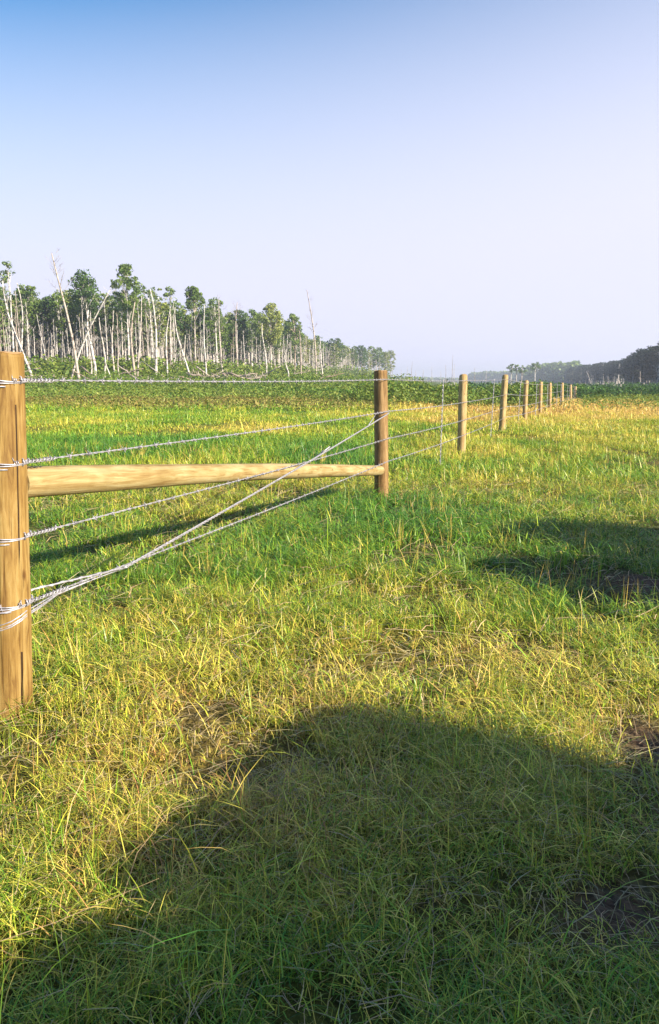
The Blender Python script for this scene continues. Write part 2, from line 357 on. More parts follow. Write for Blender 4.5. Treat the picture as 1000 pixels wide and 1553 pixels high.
def build_grass():
    parts = []
    # y0, y1, per m2, width, height, cluster radius, levels
    rings = [(0.75, 2.5, 27000, 0.0026, 0.066, 0.035, (0, .35, .7, 1.0)),
             (2.5, 5.0, 13500, 0.0039, 0.074, 0.045, (0, .4, .75, 1.0)),
             (5.0, 9.0, 6000, 0.0060, 0.080, 0.06, (0, .45, 1.0)),
             (9.0, 16.0, 2100, 0.0105, 0.095, 0.10, (0, .5, 1.0)),
             (16.0, 30.0, 800, 0.018, 0.105, 0.16, (0, .5, 1.0)),
             (30.0, 72.0, 150, 0.04, 0.17, 0.3, (0, .5, 1.0))]
    for y0, y1, dens, wd, ht, cr, lev in rings:
        x, y, az = scatter(y0, y1, dens, 0.6, cr)
        b = bare(x, y); lu = lush(x, y); dr = dryness(x, y)
        cl = fbm(x * 2.6, y * 2.6, 77, 3)          # clumps and hollows
        if y0 > 9: cl = fbm(x * 0.8, y * 0.8, 77, 3)
        keep = rng.uniform(0, 1, len(x)) > np.clip(b * 1.05 + 0.8 * (cl < 0.38) + 0.6 * (fbm(x * 9, y * 9, 71, 2) < 0.40), 0, 0.97)
        x, y, az, b, lu, dr, cl = [q[keep] for q in (x, y, az, b, lu, dr, cl)]
        n = len(x)
        h = ht * (0.45 + 1.15 * cl) * rng.lognormal(-0.08, 0.42, n) * (1 + 0.45 * lu) * (1 - 0.5 * b)
        t = dr + rng.normal(0, 0.20 if y0 < 9 else 0.12, n) + 0.35 * (fbm(x * 7, y * 7, 90, 2) - 0.5)
        if y0 > 9: t = np.where(x / y < 0.12, np.clip(t + .05, 0.24, 0.74), np.clip(t, 0.1, 0.9))
        c = ramp_col(np.clip(t, 0, 1)) * rng.uniform(0.42 if y0 < 9 else 0.6, 1.6 if y0 < 9 else 1.4, n)[:, None]; c = np.clip(c, 0, .85)
        bend = np.abs(rng.normal(0.85, 0.65, n)).clip(0, 2.4)
        # part of the turf is matted: short pieces lying over each other
        mat_ = rng.uniform(0, 1, n) < (0.62 if y0 < 9 else 0.35)
        zo = np.where(mat_, h * rng.uniform(0.0, 0.75, n), 0.0); h = np.where(mat_, h * 0.75, h * 0.92)
        bend = np.where(mat_, rng.uniform(1.2, 6.0, n), bend); az = np.where(mat_, rng.uniform(0, 2 * math.pi, n), az)
        parts.append(blades(x, y, h, wd * rng.uniform(0.6, 1.25, n), az, bend, c, zoff=zo, lev=lev))
    # a few broad long blades and pale seed stems standing over the rest
    for y0, y1, dens, wd, hh, dry in ((1.0, 6.0, 60, 0.0046, 0.14, 0.30), (1.0, 14.0, 40, 0.0022, 0.20, 0.78)):
        x, y, az = scatter(y0, y1, dens, 0.3, 0.05); k = rng.uniform(0, 1, len(x)) > bare(x, y); x, y, az = x[k], y[k], az[k]; n = len(x)
        c = ramp_col(np.clip(dry + rng.normal(0, 0.1, n), 0, 1)) * rng.uniform(0.8, 1.15, n)[:, None]
        parts.append(blades(x, y, hh * rng.uniform(0.6, 1.2, n), np.full(n, wd) * (1 + y / 8), az, np.abs(rng.normal(0.4, 0.3, n)), c, lev=(0, .3, .55, .8, 1)))
    V, L, S, T, C = join_np(parts)
    tag(link_mesh('grass', np_mesh('grass', V, L, S, T, C), M_grass), 'mixed green and straw coloured meadow grass covering the ground along the fence', 'grass', kind='stuff')
    # dry straw lying tangled in the grass
    parts = []
    for y0, y1, dens, wd, ln in ((0.8, 3.2, 1700, 0.0014, 0.08), (3.2, 9.0, 380, 0.0032, 0.10)):
        x, y, az = scatter(y0, y1, dens, 0.3, 0.08); n = len(x)
        k = rng.uniform(0, 1, n) < 0.35 + 0.9 * np.maximum(bare(x, y), dryness(x, y) - 0.2); x, y, az = x[k], y[k], az[k]; n = len(x)
        c = (np.array((0.44, 0.36, 0.20)) * rng.uniform(0.5, 1.35, n)[:, None]) * (1 + rng.normal(0, 0.06, (n, 3)))
        L_ = ln * rng.lognormal(0, 0.45, n)
        z0 = rng.uniform(0.005, 0.07, n) * (1 - 0.6 * bare(x, y))
        tilt = rng.normal(0.05, 0.22, n)
        V = np.zeros((n, 6, 3)); tz = terrain(x, y) + z0
        kink = rng.normal(0, 0.35, n)
        for i, t in enumerate((0, .5, 1.0)):
            a2 = az + kink * (t > .6)
            px = x + np.cos(az) * L_ * min(t, .5) + (np.cos(a2) * L_ * .5 if t > .6 else 0)
            py = y + np.sin(az) * L_ * min(t, .5) + (np.sin(a2) * L_ * .5 if t > .6 else 0)
            pz = tz + L_ * t * tilt - 0.03 * (t - .5) ** 2
            ww = wd * (0.5 if i < 2 else 0.25)
            V[:, 2 * i] = np.stack([px + np.sin(az) * ww, py - np.cos(az) * ww, pz], 1)
            V[:, 2 * i + 1] = np.stack([px - np.sin(az) * ww, py + np.cos(az) * ww, pz + ww], 1)
        Lp = (np.arange(n)[:, None] * 6 + np.array([0, 1, 3, 2, 2, 3, 5, 4])[None, :]).ravel()
        parts.append((V.reshape(-1, 3), Lp, np.full(2 * n, 4), np.repeat(np.clip(c, 0, 1), 6, 0)))
    V, L, S, T, C = join_np(parts)
    tag(link_mesh('dry_straw', np_mesh('dry_straw', V, L, S, T, C), M_straw), 'bleached straw stems lying tangled through the meadow grass', 'straw', kind='stuff')
build_grass()

# ------------------------------------------------------------------ leafy ground cover (leaf faces through a volume)
def leaves(x, y, z, size, colr, flat=0.5):
    n = len(x)
    nrm = rng.normal(0, 1, (n, 3)); nrm[:, 2] = np.abs(nrm[:, 2]) + flat; nrm /= np.linalg.norm(nrm, axis=1)[:, None]
    a = rng.normal(0, 1, (n, 3)); u = np.cross(nrm, a); u /= np.linalg.norm(u, axis=1)[:, None]; v = np.cross(nrm, u)
    P = np.stack([x, y, z], 1); s = np.asarray(size)[:, None] * 0.5
    V = np.stack([P + u * s, P + v * s * 0.55, P - u * s, P - v * s * 0.55], 1).reshape(-1, 3)
    L = np.arange(4 * n); return V, L, np.full(n, 4), np.repeat(colr, 4, 0)
def tint(n, a, b, spread=0.25):
    k = rng.uniform(0, 1, n)[:, None]
    return (np.array(a) * (1 - k) + np.array(b) * k) * rng.uniform(1 - spread, 1 + spread, n)[:, None]
def cover(name, label, cat, regions, mat):
    parts = []
    for u0, u1, y0, y1, n, hh, size, ca, cb, nsc in regions:
        Y = rng.uniform(y0, y1, n); U = rng.uniform(u0, u1, n); X = (U - 500) / F * Y
        cl = fbm(X * nsc, Y * nsc, 41, 3)
        k = rng.uniform(0, 1, n) < np.clip((cl - 0.3) * 3.2, 0.05, 1); X, Y, cl = X[k], Y[k], cl[k]; m = len(X)
        top = hh * np.clip(0.25 + 1.5 * (cl - 0.25), 0.15, 1.3)
        Z = terrain(X, Y) + top * np.sqrt(rng.uniform(0, 1, m))
        parts.append(leaves(X, Y, Z, size * rng.uniform(0.6, 1.4, m), tint(m, ca, cb)))
    V, L, S, T, C = join_np(parts)
    return tag(link_mesh(name, np_mesh(name, V, L, S, T, C), mat), label, cat, kind='stuff')
G1 = (0.07, 0.16, 0.026); G2 = (0.10, 0.19, 0.03); G3 = (0.20, 0.25, 0.045); BR = (0.22, 0.13, 0.05); DG = (0.025, 0.07, 0.018)
cover('weeds', 'low leafy green and brownish weeds on the bank before the birch wood', 'weeds', [
    (-160, 620, 36, 52, 30000, 0.34, 0.11, G3, BR, 0.35),
    (-160, 640, 44, 78, 42000, 0.62, 0.15, G2, (.27, .29, .07), 0.5), (-160, 600, 31, 46, 14000, 0.45, 0.13, G3, (0.27, 0.21, 0.07), 0.8), (-160, 560, 40, 60, 9000, 0.95, 0.16, G2, G3, 0.5),
    (-160, 640, 66, 90, 34000, 1.3, 0.24, G1, G3, 0.4),
    (640, 1080, 30, 52, 2500, 0.5, 0.10, G2, G3, 0.5), (880, 1080, 34, 60, 5000, 0.7, 0.13, G2, G3, 0.6)], M_weed)
cover('shrub_thicket', 'dense waist high band of green shrubs behind the far fence posts', 'shrubs', [
    (540, 835, 41, 58, 40000, 1.3, 0.17, G1, G3, 0.9), (540, 835, 37, 46, 9000, 0.9, 0.15, G2, G3, 0.9), (790, 905, 72, 90, 16000, 1.5, 0.22, G1, G2, 0.4),
    (380, 600, 52, 62, 12000, 0.75, 0.16, G1, G2, 0.4),
    (870, 1120, 64, 95, 26000, 1.3, 0.24, DG, G1, 0.3),
    (700, 1120, 100, 160, 9000, 1.6, 0.4, DG, G1, 0.2)], M_weed)

# ------------------------------------------------------------------ tubes
def tube_bm(bm, pts, radii, sides=6, cap=True, mi=0):
    rings = []; prev = None
    for i, p in enumerate(pts):
        a = pts[max(i - 1, 0)]; b = pts[min(i + 1, len(pts) - 1)]
        t = (Vector(b) - Vector(a)).normalized()
        if prev is None:
            n = t.orthogonal().normalized()
        else:
            n = prev - t * prev.dot(t)
            n = n.normalized() if n.length > 1e-6 else t.orthogonal().normalized()
        prev = n; bn = t.cross(n); r = radii[i] if hasattr(radii, '__len__') else radii
        rings.append([bm.verts.new(Vector(p) + (n * math.cos(2 * math.pi * k / sides) + bn * math.sin(2 * math.pi * k / sides)) * r) for k in range(sides)])
    for a, b in zip(rings[:-1], rings[1:]):
        for k in range(sides):
            f = bm.faces.new((a[k], a[(k + 1) % sides], b[(k + 1) % sides], b[k])); f.smooth = True; f.material_index = mi
    if cap:
        bm.faces.new(rings[0][::-1]).material_index = mi; bm.faces.new(rings[-1]).material_index = mi
    return rings
def bm_obj(name, bm, mats, parent=None, loc=None):
    me = bpy.data.meshes.new(name); bmesh.ops.recalc_face_normals(bm, faces=bm.faces) if len(bm.faces) < 20000 else None
    bm.to_mesh(me); bm.free()
    for m in (mats if isinstance(mats, (list, tuple)) else [mats]): me.materials.append(m)
    o = bpy.data.objects.new(name, me); col.objects.link(o)
    if parent: o.parent = parent
    if loc is not None: o.location = loc
    return o

# ------------------------------------------------------------------ the fence
#        u_base u_top v_top   Y    r_base r_top
POSTS = [(13, 0, 534, 2.655, 0.0835, 0.0745), (578, 578, 562, 7.85, 0.072, 0.066), (699.5, 703.5, 568, 13.0, 0.072, 0.070), (761, 767, 568.5, 18.4, 0.078, 0.072),
         (796, 798.5, 577, 24.0, 0.075, 0.07), (819.5, 820.5, 579, 29.8, 0.072, 0.07), (834, 834.5, 580.5, 36.0, 0.078, 0.07), (852, 853, 580.5, 44.5, 0.09, 0.085), (865.5, 865.8, 583.5, 57.0, 0.10, 0.09), (873, 873.3, 586, 69.0, 0.10, 0.10)]
fence = tag(empty('fence', (xat(578, 7.85), 7.85, 0)), 'new barbed wire fence of round wooden posts with a diagonal brace rail and wire stays', 'fence')
FO = Vector(fence.location)
def make_post(i, ub, ut, vt, Y, rb, rt_):
    top = at(ut, vt, Y); zb = float(terrain(xat(ub, Y), Y))
    bot = Vector((xat(ub, Y, zb), Y, zb)); ax = (top - bot); H = ax.length; ax.normalize()
    bm = bmesh.new(); S = (170, 48)[i] if i < 2 else 18; N = (90, 44)[i] if i < 2 else 12; rings = []
    crack = math.radians(-31)
    q = Vector((0, 0, 1)).rotation_difference(ax)
    rnd = random.Random(100 + i)
    kn = [(rnd.uniform(0, 6.28), rnd.uniform(.1, H), rnd.uniform(.02, .04)) for _ in range(9)]
    zs = [-0.3] + [H * k / N for k in range(N)] + ([H - 0.008, H] if i < 2 else [H - 0.022, H])
    for j, z in enumerate(zs):
        t = max(0, z / H); r0 = rb + (rt_ - rb) * t; vs_ = []
        for k in range(S):
            a = 2 * math.pi * k / S
            r = r0 * (1 + 0.018 * math.sin(2 * a + i + 0.8 * z) + 0.010 * math.sin(5 * a + 3 * z + i))
            for ka, kz, kr in kn:
                dd = math.hypot(((a - ka + math.pi) % (2 * math.pi) - math.pi) * r0, z - kz)
                r += 0.0035 * math.exp(-(dd / kr) ** 2)
            if i == 0:
                da = abs((a - crack + math.pi) % (2 * math.pi) - math.pi)
                cw = 0.030 + 0.03 * math.exp(-(z / .25) ** 2) + 0.008 * math.sin(17 * z); da = abs((a - crack - 0.012 * math.sin(5 * z) + math.pi) % (2 * math.pi) - math.pi)
                if da < cw and z < H * 0.86: r -= 0.016 * (1 - (da / cw) ** 2) * (0.45 + 0.55 * math.cos(z * 2.2 - .4) ** 2)
                c2 = abs((a - math.radians(-84) - 0.02 * math.sin(4 * z) + math.pi) % (2 * math.pi) - math.pi)
                if c2 < 0.02 and H * .1 < z < H * 0.55: r -= 0.005 * (1 - c2 / .02)
            if j == len(zs) - 1: r -= 0.006 if i < 2 else 0.020
            if j == len(zs) - 2 and i >= 2: r -= 0.003
            wob = 0.004 * math.sin(2.1 * z + i)
            vs_.append(bm.verts.new(Vector((math.cos(a) * r + wob, math.sin(a) * r - wob, z + (0.004 * math.sin(3 * a + i) if j >= len(zs) - 2 else 0)))))
        rings.append(vs_)
    for a_, b_ in zip(rings[:-1], rings[1:]):
        for k in range(S):
            f = bm.faces.new((a_[k], a_[(k + 1) % S], b_[(k + 1) % S], b_[k])); f.smooth = True
            if i == 0:
                zc = a_[k].co.z; ac = 2 * math.pi * (k + .5) / S
                da = abs((ac - crack - 0.012 * math.sin(5 * zc) + math.pi) % (2 * math.pi) - math.pi)
                if da < 0.024 + 0.03 * math.exp(-(zc / .2) ** 2) and zc < H * 0.86 : f.material_index = 2
    c = bm.verts.new((0, 0, H + 0.003))
    if i >= 2 and i != 1:      # domed tops further along
        c.co.z = H + 0.012
    for k in range(S):
        f = bm.faces.new((rings[-1][k], rings[-1][(k + 1) % S], c)); f.material_index = 1; f.smooth = i >= 2
    o = bm_obj('post', bm, [[M_post1, M_post2][i] if i < 2 else M_post, M_end if i < 2 else M_post, M_crack], fence)
    o.location = bot - FO; o.rotation_mode = 'QUATERNION'; o.rotation_quaternion = q
    return bot, ax, H, o
P = [make_post(i, *p) for i, p in enumerate(POSTS)]
P[0][3]['label'] = 'near end post of golden wood, cut off by the left edge'
P[1][3]['label'] = 'darker brown post holding the low end of the brace rail'
FD = (P[1][0] - P[0][0]).normalized(); FN = Vector((FD.y, -FD.x, 0))      # along the fence; towards the track side
def post_at(i, z):
    b, ax, H, o = P[i]; return b + ax * ((z - b.z) / ax.z)
def prad(i, z):
    b, ax, H, o = P[i]; t = (z - b.z) / H; return POSTS[i][4] + (POSTS[i][5] - POSTS[i][4]) * t
# heights of the four strands at each post
z1 = [at(36, v, 2.605).z for v in (576.5, 702, 815, 917)]
z2 = [at(585, v, 7.8).z for v in (575.5, 624, 665.5, 700)]
HT = [1.225, 0.875, 0.585, 0.335]
def strand_z(i, k):
    if i == 0: return z1[k]
    if i == 1: return z2[k]
    b, ax, H, o = P[i]; return b.z + H - 0.10 - (HT[0] - HT[k])
WPTS = []
for k in range(4):
    pts = []
    for i in range(len(P)):
        z = strand_z(i, k); c = post_at(i, z)
        pts.append(c + FN * (prad(i, z) + 0.006))
    WPTS.append(pts)
def resample(pts, step_fn):
    out = [pts[0].copy()]
    for a, b in zip(pts[:-1], pts[1:]):
        Ls = (b - a).length; s = 0
        while s < Ls:
            p = a.lerp(b, s / Ls); s += step_fn(p.y)
            t = min(s / Ls, 1); q = a.lerp(b, t); q.z -= 0.012 * 4 * t * (1 - t); out.append(q)
    return out
def helix(pts, r, pitch, ph):
    out = []; s = 0
    for i, p in enumerate(pts):
        if i: s += (p - pts[i - 1]).length
        t = (pts[min(i + 1, len(pts) - 1)] - pts[max(i - 1, 0)]).normalized()
        n = t.cross(Vector((0, 0, 1))).normalized(); b = t.cross(n)
        a = 2 * math.pi * s / pitch + ph; out.append(p + (n * math.cos(a) + b * math.sin(a)) * r)
    return out
def coil(c, ax, r, turns, z_step, wr, bm, start=0.0, tilt=0.0, wob=0.0, sides=5):
    pts = []; n = int(28 * turns)
    for j in range(n + 1):
        a = start + 2 * math.pi * j / 28
        rr = r + 0.002 * math.sin(3 * a)
        pts.append(c + Vector((math.cos(a) * rr, math.sin(a) * rr, z_step * j / 28 + tilt * math.cos(a) + wob * math.sin(2 * a))))
    tube_bm(bm, pts, wr, sides)
def barb(bm, p, t, sz=0.017, wr=0.0016, rnd=random):
    n = t.orthogonal().normalized(); b = t.cross(n); ph = rnd.uniform(0, 6.28)
    pts = [p + t * (-0.007 + 0.014 * j / 18) + (n * math.cos(ph + j * 0.75) + b * math.sin(ph + j * 0.75)) * 0.0058 for j in range(19)]
    tube_bm(bm, pts, wr, 4)
    for s_, off in ((1, .006), (-1, .006), (1, -.006), (-1, -.006)):
        a = ph + rnd.uniform(-.5, .5) + (1.2 if off > 0 else -0.2)
        dr = (n * math.cos(a) + b * math.sin(a)) * s_ + t * rnd.uniform(-.5, .5)
        tube_bm(bm, [p + t * off, p + t * off + dr.normalized() * sz], [wr, wr * 0.5], 4)
for k in range(4):
    bm = bmesh.new(); rnd = random.Random(50 + k)
    near = [WPTS[k][0], WPTS[k][1], WPTS[k][2], WPTS[k][3]]
    line = resample(near, lambda y: 0.012 if y < 8.2 else 0.02)
    for ph in (0, math.pi): tube_bm(bm, helix(line, 0.0023, 0.085, ph + k), 0.0018, 5)
    far_ = resample(WPTS[k][3:], lambda y: 0.4)
    tube_bm(bm, far_, 0.005, 5)
    s = 0; nxt = 0.10 + 0.03 * k; stop = 16
    for a, b in zip(line[:-1], line[1:]):
        s += (b - a).length
        if s > nxt and b.y < stop: barb(bm, b, (b - a).normalized(), rnd=rnd); nxt += 0.125 if b.y < 9 else 0.16
    # the tied-off end wrapped round the near post and twisted back on the strand
    z = z1[k]; c = post_at(0, z); r = prad(0, z) + 0.006
    a0 = math.atan2(FN.y, FN.x)
    coil(c, None, r, 1.9, -0.011, 0.0026, bm, a0, 0.004, 0.003)
    coil(c + Vector((0, 0, 0.006)), None, r + 0.003, 1.5, -0.004, 0.0024, bm, a0, -0.006, 0.003)
    tb = line[0]; td = (line[1] - line[0]).normalized()
    twist = [tb + td * (0.01 + 0.014 * j / 6) + Vector((FN.x * math.cos(j * 0.75), FN.y * math.cos(j * 0.75), math.sin(j * 0.75))) * 0.0068 for j in range(70 if k != 3 else 95)]
    tube_bm(bm, twist, 0.002, 4)
    if k in (0, 1, 3):
        for aa in (0.3, 1.1): 
            an = a0 - aa; pp = c + Vector((math.cos(an) * r, math.sin(an) * r, 0)); barb(bm, pp, Vector((-math.sin(an), math.cos(an), 0)), 0.02, rnd=rnd)
    o = bm_obj('barbed_wire', bm, M_wire, fence); o.location = -FO
# staples holding the strands to the posts
for i in range(0, 5):
    for k in range(4):
        bm = bmesh.new(); z = strand_z(i, k); c = post_at(i, z); r = prad(i, z)
        p = c + FN * r; up = Vector((0, 0, 1))
        pts = [p - FN * .01 + up * .012, p + FN * .010 + up * .012, p + FN * .014, p + FN * .010 - up * .012, p - FN * .01 - up * .012]
        tube_bm(bm, pts, 0.0022, 5)
        st = bm_obj('staple', bm, M_wire, P[i][3])
        st.matrix_parent_inverse = (Matrix.Translation(P[i][0]) @ P[i][3].rotation_quaternion.to_matrix().to_4x4()).inverted()
# brace rail: high on the near post, low on the brown one
ra = at(36, 732, 2.715); rb_ = at(569, 712, 7.80)
ra_c = post_at(0, ra.z) + FD * (prad(0, ra.z) - 0.012); rb_c = post_at(1, rb_.z) - FD * (prad(1, rb_.z) - 0.03) + FN * 0.012
dirv = rb_c - ra_c; Lr = dirv.length; bm = bmesh.new(); rings = []; S = 28; N = 60
for j in range(N + 1):
    t = j / N; r0 = 0.057 * (1 - t) + 0.050 * t; vs_ = []
    for k in range(S):
        a = 2 * math.pi * k / S
        r = r0 * (1 + 0.02 * math.sin(2 * a + 5 * t) + 0.03 * math.sin(11 * t + 1) * 0.6 + 0.012 * math.sin(4 * a + 17 * t))
        if j == N: r *= 0.86
        if j > N - 3 and math.cos(a) > 0.2: r *= 0.9
        vs_.append(bm.verts.new((t * Lr, math.cos(a) * r, math.sin(a) * r + 0.012 * math.sin(math.pi * t * 1.3))))
    rings.append(vs_)
for a_, b_ in zip(rings[:-1], rings[1:]):
    for k in range(S): bm.faces.new((a_[k], a_[(k + 1) % S], b_[(k + 1) % S], b_[k])).smooth = True
bm.faces.new(rings[0][::-1]); bm.faces.new(rings[-1])
rail = bm_obj('brace_rail', bm, M_rail, fence); rail.location = ra_c - FO
rail.rotation_mode = 'QUATERNION'; rail.rotation_quaternion = dirv.to_track_quat('X', 'Z')
rail['label'] = 'pale peeled pole bracing the two nearest posts'
# twisted brace wire: low round the near post, up across to the top of the brown one
bm = bmesh.new()
zb0 = at(45, 925, 2.605).z; zb1 = at(585, 627, 7.8).z
c0 = post_at(0, zb0); r0 = prad(0, zb0) + 0.004
right = c0 + Vector((0.93, 0.37, 0)) * r0 + Vector((0, 0, 0.05))
front = [c0 + Vector((math.cos(a) * r0, math.sin(a) * r0, z_)) for a, z_ in ((-3.0, -.045), (-2.6, -.05), (-2.2, -.052), (-1.8, -.05), (-1.4, -.045), (-1.0, -.036), (-0.6, -.022), (-0.3, -.012))]
mid = at(152, 861, 2.85) ; mid = c0 + FD * 0.62 + FN * 0.088; mid.z = at(152, 861, mid.y).z
end = post_at(1, zb1) + FN * (prad(1, zb1) + 0.016)
tw0 = resample([mid, end], lambda y: 0.016)
for ph in (0, 2.1, 4.2): tube_bm(bm, helix(tw0, 0.0042, 0.11, ph), 0.0029, 5)
tube_bm(bm, [right, right.lerp(mid, .33), right.lerp(mid, .66), mid], 0.0036, 6)
tube_bm(bm, helix([right.lerp(mid, q / 20) for q in range(21)], 0.004, 0.11, 1), 0.0026, 5)
jn = at(88, 899, c0.y + .3)
for off in (0.0, 0.012, 0.019):
    lo = [p + Vector((0, 0, -off)) for p in front] + [front[-1].lerp(jn, .5) + Vector((0, 0, -off * .8)), jn + Vector((0, 0, -off * .3)), jn.lerp(mid, .5), mid]
    tube_bm(bm, lo, 0.0026, 5)
coil(c0, None, r0, 1.0, -0.004, 0.0026, bm, 0.3, 0.01)
c1 = post_at(1, zb1); coil(c1, None, prad(1, zb1) + .005, 1.6, 0.006, 0.0034, bm, math.atan2(FN.y, FN.x), 0.01)
e2 = end.lerp(mid, 0.165); tube_bm(bm, [e2, c1 - FD * (prad(1, zb1) + 0.004) + Vector((0, 0, .012)) - FN * .02], 0.0038, 5)
# the short stick of wire used to twist the strands tight
tk = mid.lerp(end, (at(437, 704, 5.4).y - mid.y) / (end.y - mid.y) if False else 0.56)
tube_bm(bm, [tk + Vector((-0.05, 0, -0.035)), tk, tk + Vector((0.055, 0.02, 0.04))], 0.005, 6)
for q in range(3): coil(tk + Vector((.004 * q, 0, .004 * q)), None, 0.009, 1, 0, 0.0026, bm, q)
o = bm_obj('brace_wire', bm, M_wire, fence); o.location = -FO
# twisted wire stays between the posts
for i, ts in ((1, (.57,)), (2, (.56,)), (3, (.53,)), (4, (.52,)), (5, (.5,)), (6, (.4, .75)), (7, (.4, .7)), (8, (.4, .7))):
    for t in ts:
        top = WPTS[0][i].lerp(WPTS[0][i + 1], t); low = WPTS[3][i].lerp(WPTS[3][i + 1], t)
        g = float(terrain(top.x, top.y)); top = top + Vector((0.006, 0, 0.015)); bot = Vector((low.x + 0.004 - 0.02, low.y, g + 0.03))
        pts = [top.lerp(bot, q / 60) for q in range(61)]
        bm = bmesh.new()
        rr = 0.0068 if i < 4 else 0.009
        for ph in (0, math.pi):
            out = []
            for q, p in enumerate(pts):
                a = q * 0.9 + ph; out.append(p + Vector((math.cos(a), math.sin(a), 0)) * rr * 0.9)
            tube_bm(bm, out, rr * 0.62, 5)
        o = bm_obj('wire_stay', bm, M_wire, fence); o.location = -FO

# ------------------------------------------------------------------ hay bales added out of view, placed only to cast the ground shadows
def shade_bale_mat():
    m, n, p = new_mat('shade_bale_hay'); L = n.links.new
    tc = n.nodes.new('ShaderNodeTexCoord'); mp = n.nodes.new('ShaderNodeMapping'); mp.inputs['Scale'].default_value = (60, 14, 60); L(tc.outputs['Object'], mp.inputs['Vector'])
    a = n.nodes.new('ShaderNodeTexNoise'); a.inputs['Scale'].default_value = 1; a.inputs['Detail'].default_value = 5; L(mp.outputs[0], a.inputs['Vector'])
    r = n.nodes.new('ShaderNodeValToRGB'); r.color_ramp.elements[0].position = .3; r.color_ramp.elements[0].color = (0.16, 0.11, 0.05, 1); r.color_ramp.elements[1].position = .7; r.color_ramp.elements[1].color = (0.48, 0.37, 0.17, 1)
    L(a.outputs['Fac'], r.inputs['Fac']); L(r.outputs[0], p.inputs['Base Color']); p.inputs['Roughness'].default_value = .95
    b = n.nodes.new('ShaderNodeBump'); b.inputs['Strength'].default_value = .8; b.inputs['Distance'].default_value = .03; L(a.outputs['Fac'], b.inputs['Height']); L(b.outputs[0], p.inputs['Normal'])
    return m
M_shade_bale = shade_bale_mat()
LV = Vector((-SUN_X, -SUN_Y, 0)).normalized(); NV = Vector((-LV.y, LV.x, 0)); NV = -NV if NV.y < 0 else NV
def bale(s, n_, rad, length, axis, label, seed):  # added out-of-view bale, there only to cast shade on the ground
    c = LV * s + NV * n_; z = float(terrain(c.x, c.y)) + rad * 0.97
    bm = bmesh.new(); S = 48; N = 14; rings = []; rnd = random.Random(seed)
    prof = [(-length / 2, .0), (-length / 2, .5), (-length / 2 + .01, .9), (-length / 2 + .06, .985)] + [(-length / 2 + .06 + (length - .12) * j / N, 1) for j in range(1, N)] + [(length / 2 - .06, .985), (length / 2 - .01, .9), (length / 2, .5), (length / 2, 0)]
    for px, f in prof:
        ring = []
        for k in range(S):
            a = 2 * math.pi * k / S; r = rad * max(f, 0.01) * (1 + rnd.uniform(-.016, .016)) 
            zz = math.sin(a) * r
            if zz < -rad * .93: zz = -rad * .93 
            ring.append(bm.verts.new((px + rnd.uniform(-.01, .01), math.cos(a) * r, zz)))
        rings.append(ring)
    for a_, b_ in zip(rings[:-1], rings[1:]):
        for k in range(S): bm.faces.new((a_[k], a_[(k + 1) % S], b_[(k + 1) % S], b_[k])).smooth = True
    bm.faces.new(rings[0][::-1]); bm.faces.new(rings[-1])
    for _ in range(1400):         # loose stems sticking out
        a = rnd.uniform(0, 6.28); x = rnd.uniform(-length / 2, length / 2); n0 = Vector((0, math.cos(a), math.sin(a)))
        p = Vector((x, 0, 0)) + n0 * rad * .99; t = Vector((rnd.uniform(-1, 1), rnd.uniform(-1, 1), rnd.uniform(-1, 1))); q = p + (n0 * .7 + t * .8) * rnd.uniform(.03, .09)
        if p.z < -rad * .9: continue
        sd_ = t.cross(n0).normalized() * .002
        bm.faces.new((bm.verts.new(p + sd_), bm.verts.new(p - sd_), bm.verts.new(q)))
    o = bm_obj('shade_bale', bm, M_shade_bale); o.location = (c.x, c.y, z); o.rotation_euler = (0, 0, math.atan2(axis.y, axis.x))
    return tag(o, label, 'hay bale', 'added bales that cast the ground shadows')
bale(-2.16, 1.76, 0.75, 1.25, NV, 'added unseen bale casting shade from right of the camera, level with the near post', 1)
bale(-2.22, 0.52, 0.75, 1.25, NV, 'added unseen bale casting shade from behind the camera on its right', 2)
bale(-3.85, 2.13, 0.88, 1.25, NV, 'largest added unseen bale, behind the two lying ones to widen their shadow', 5)
bale(-1.62, 4.80, 0.64, 0.9, LV, 'added unseen bale, flat face turned to the sun to cast shade, nearer of the pair', 3)
bale(-2.05, 6.05, 0.75, 1.2, LV, 'added unseen bale, flat face turned to the sun to cast shade, farther of the pair', 4)

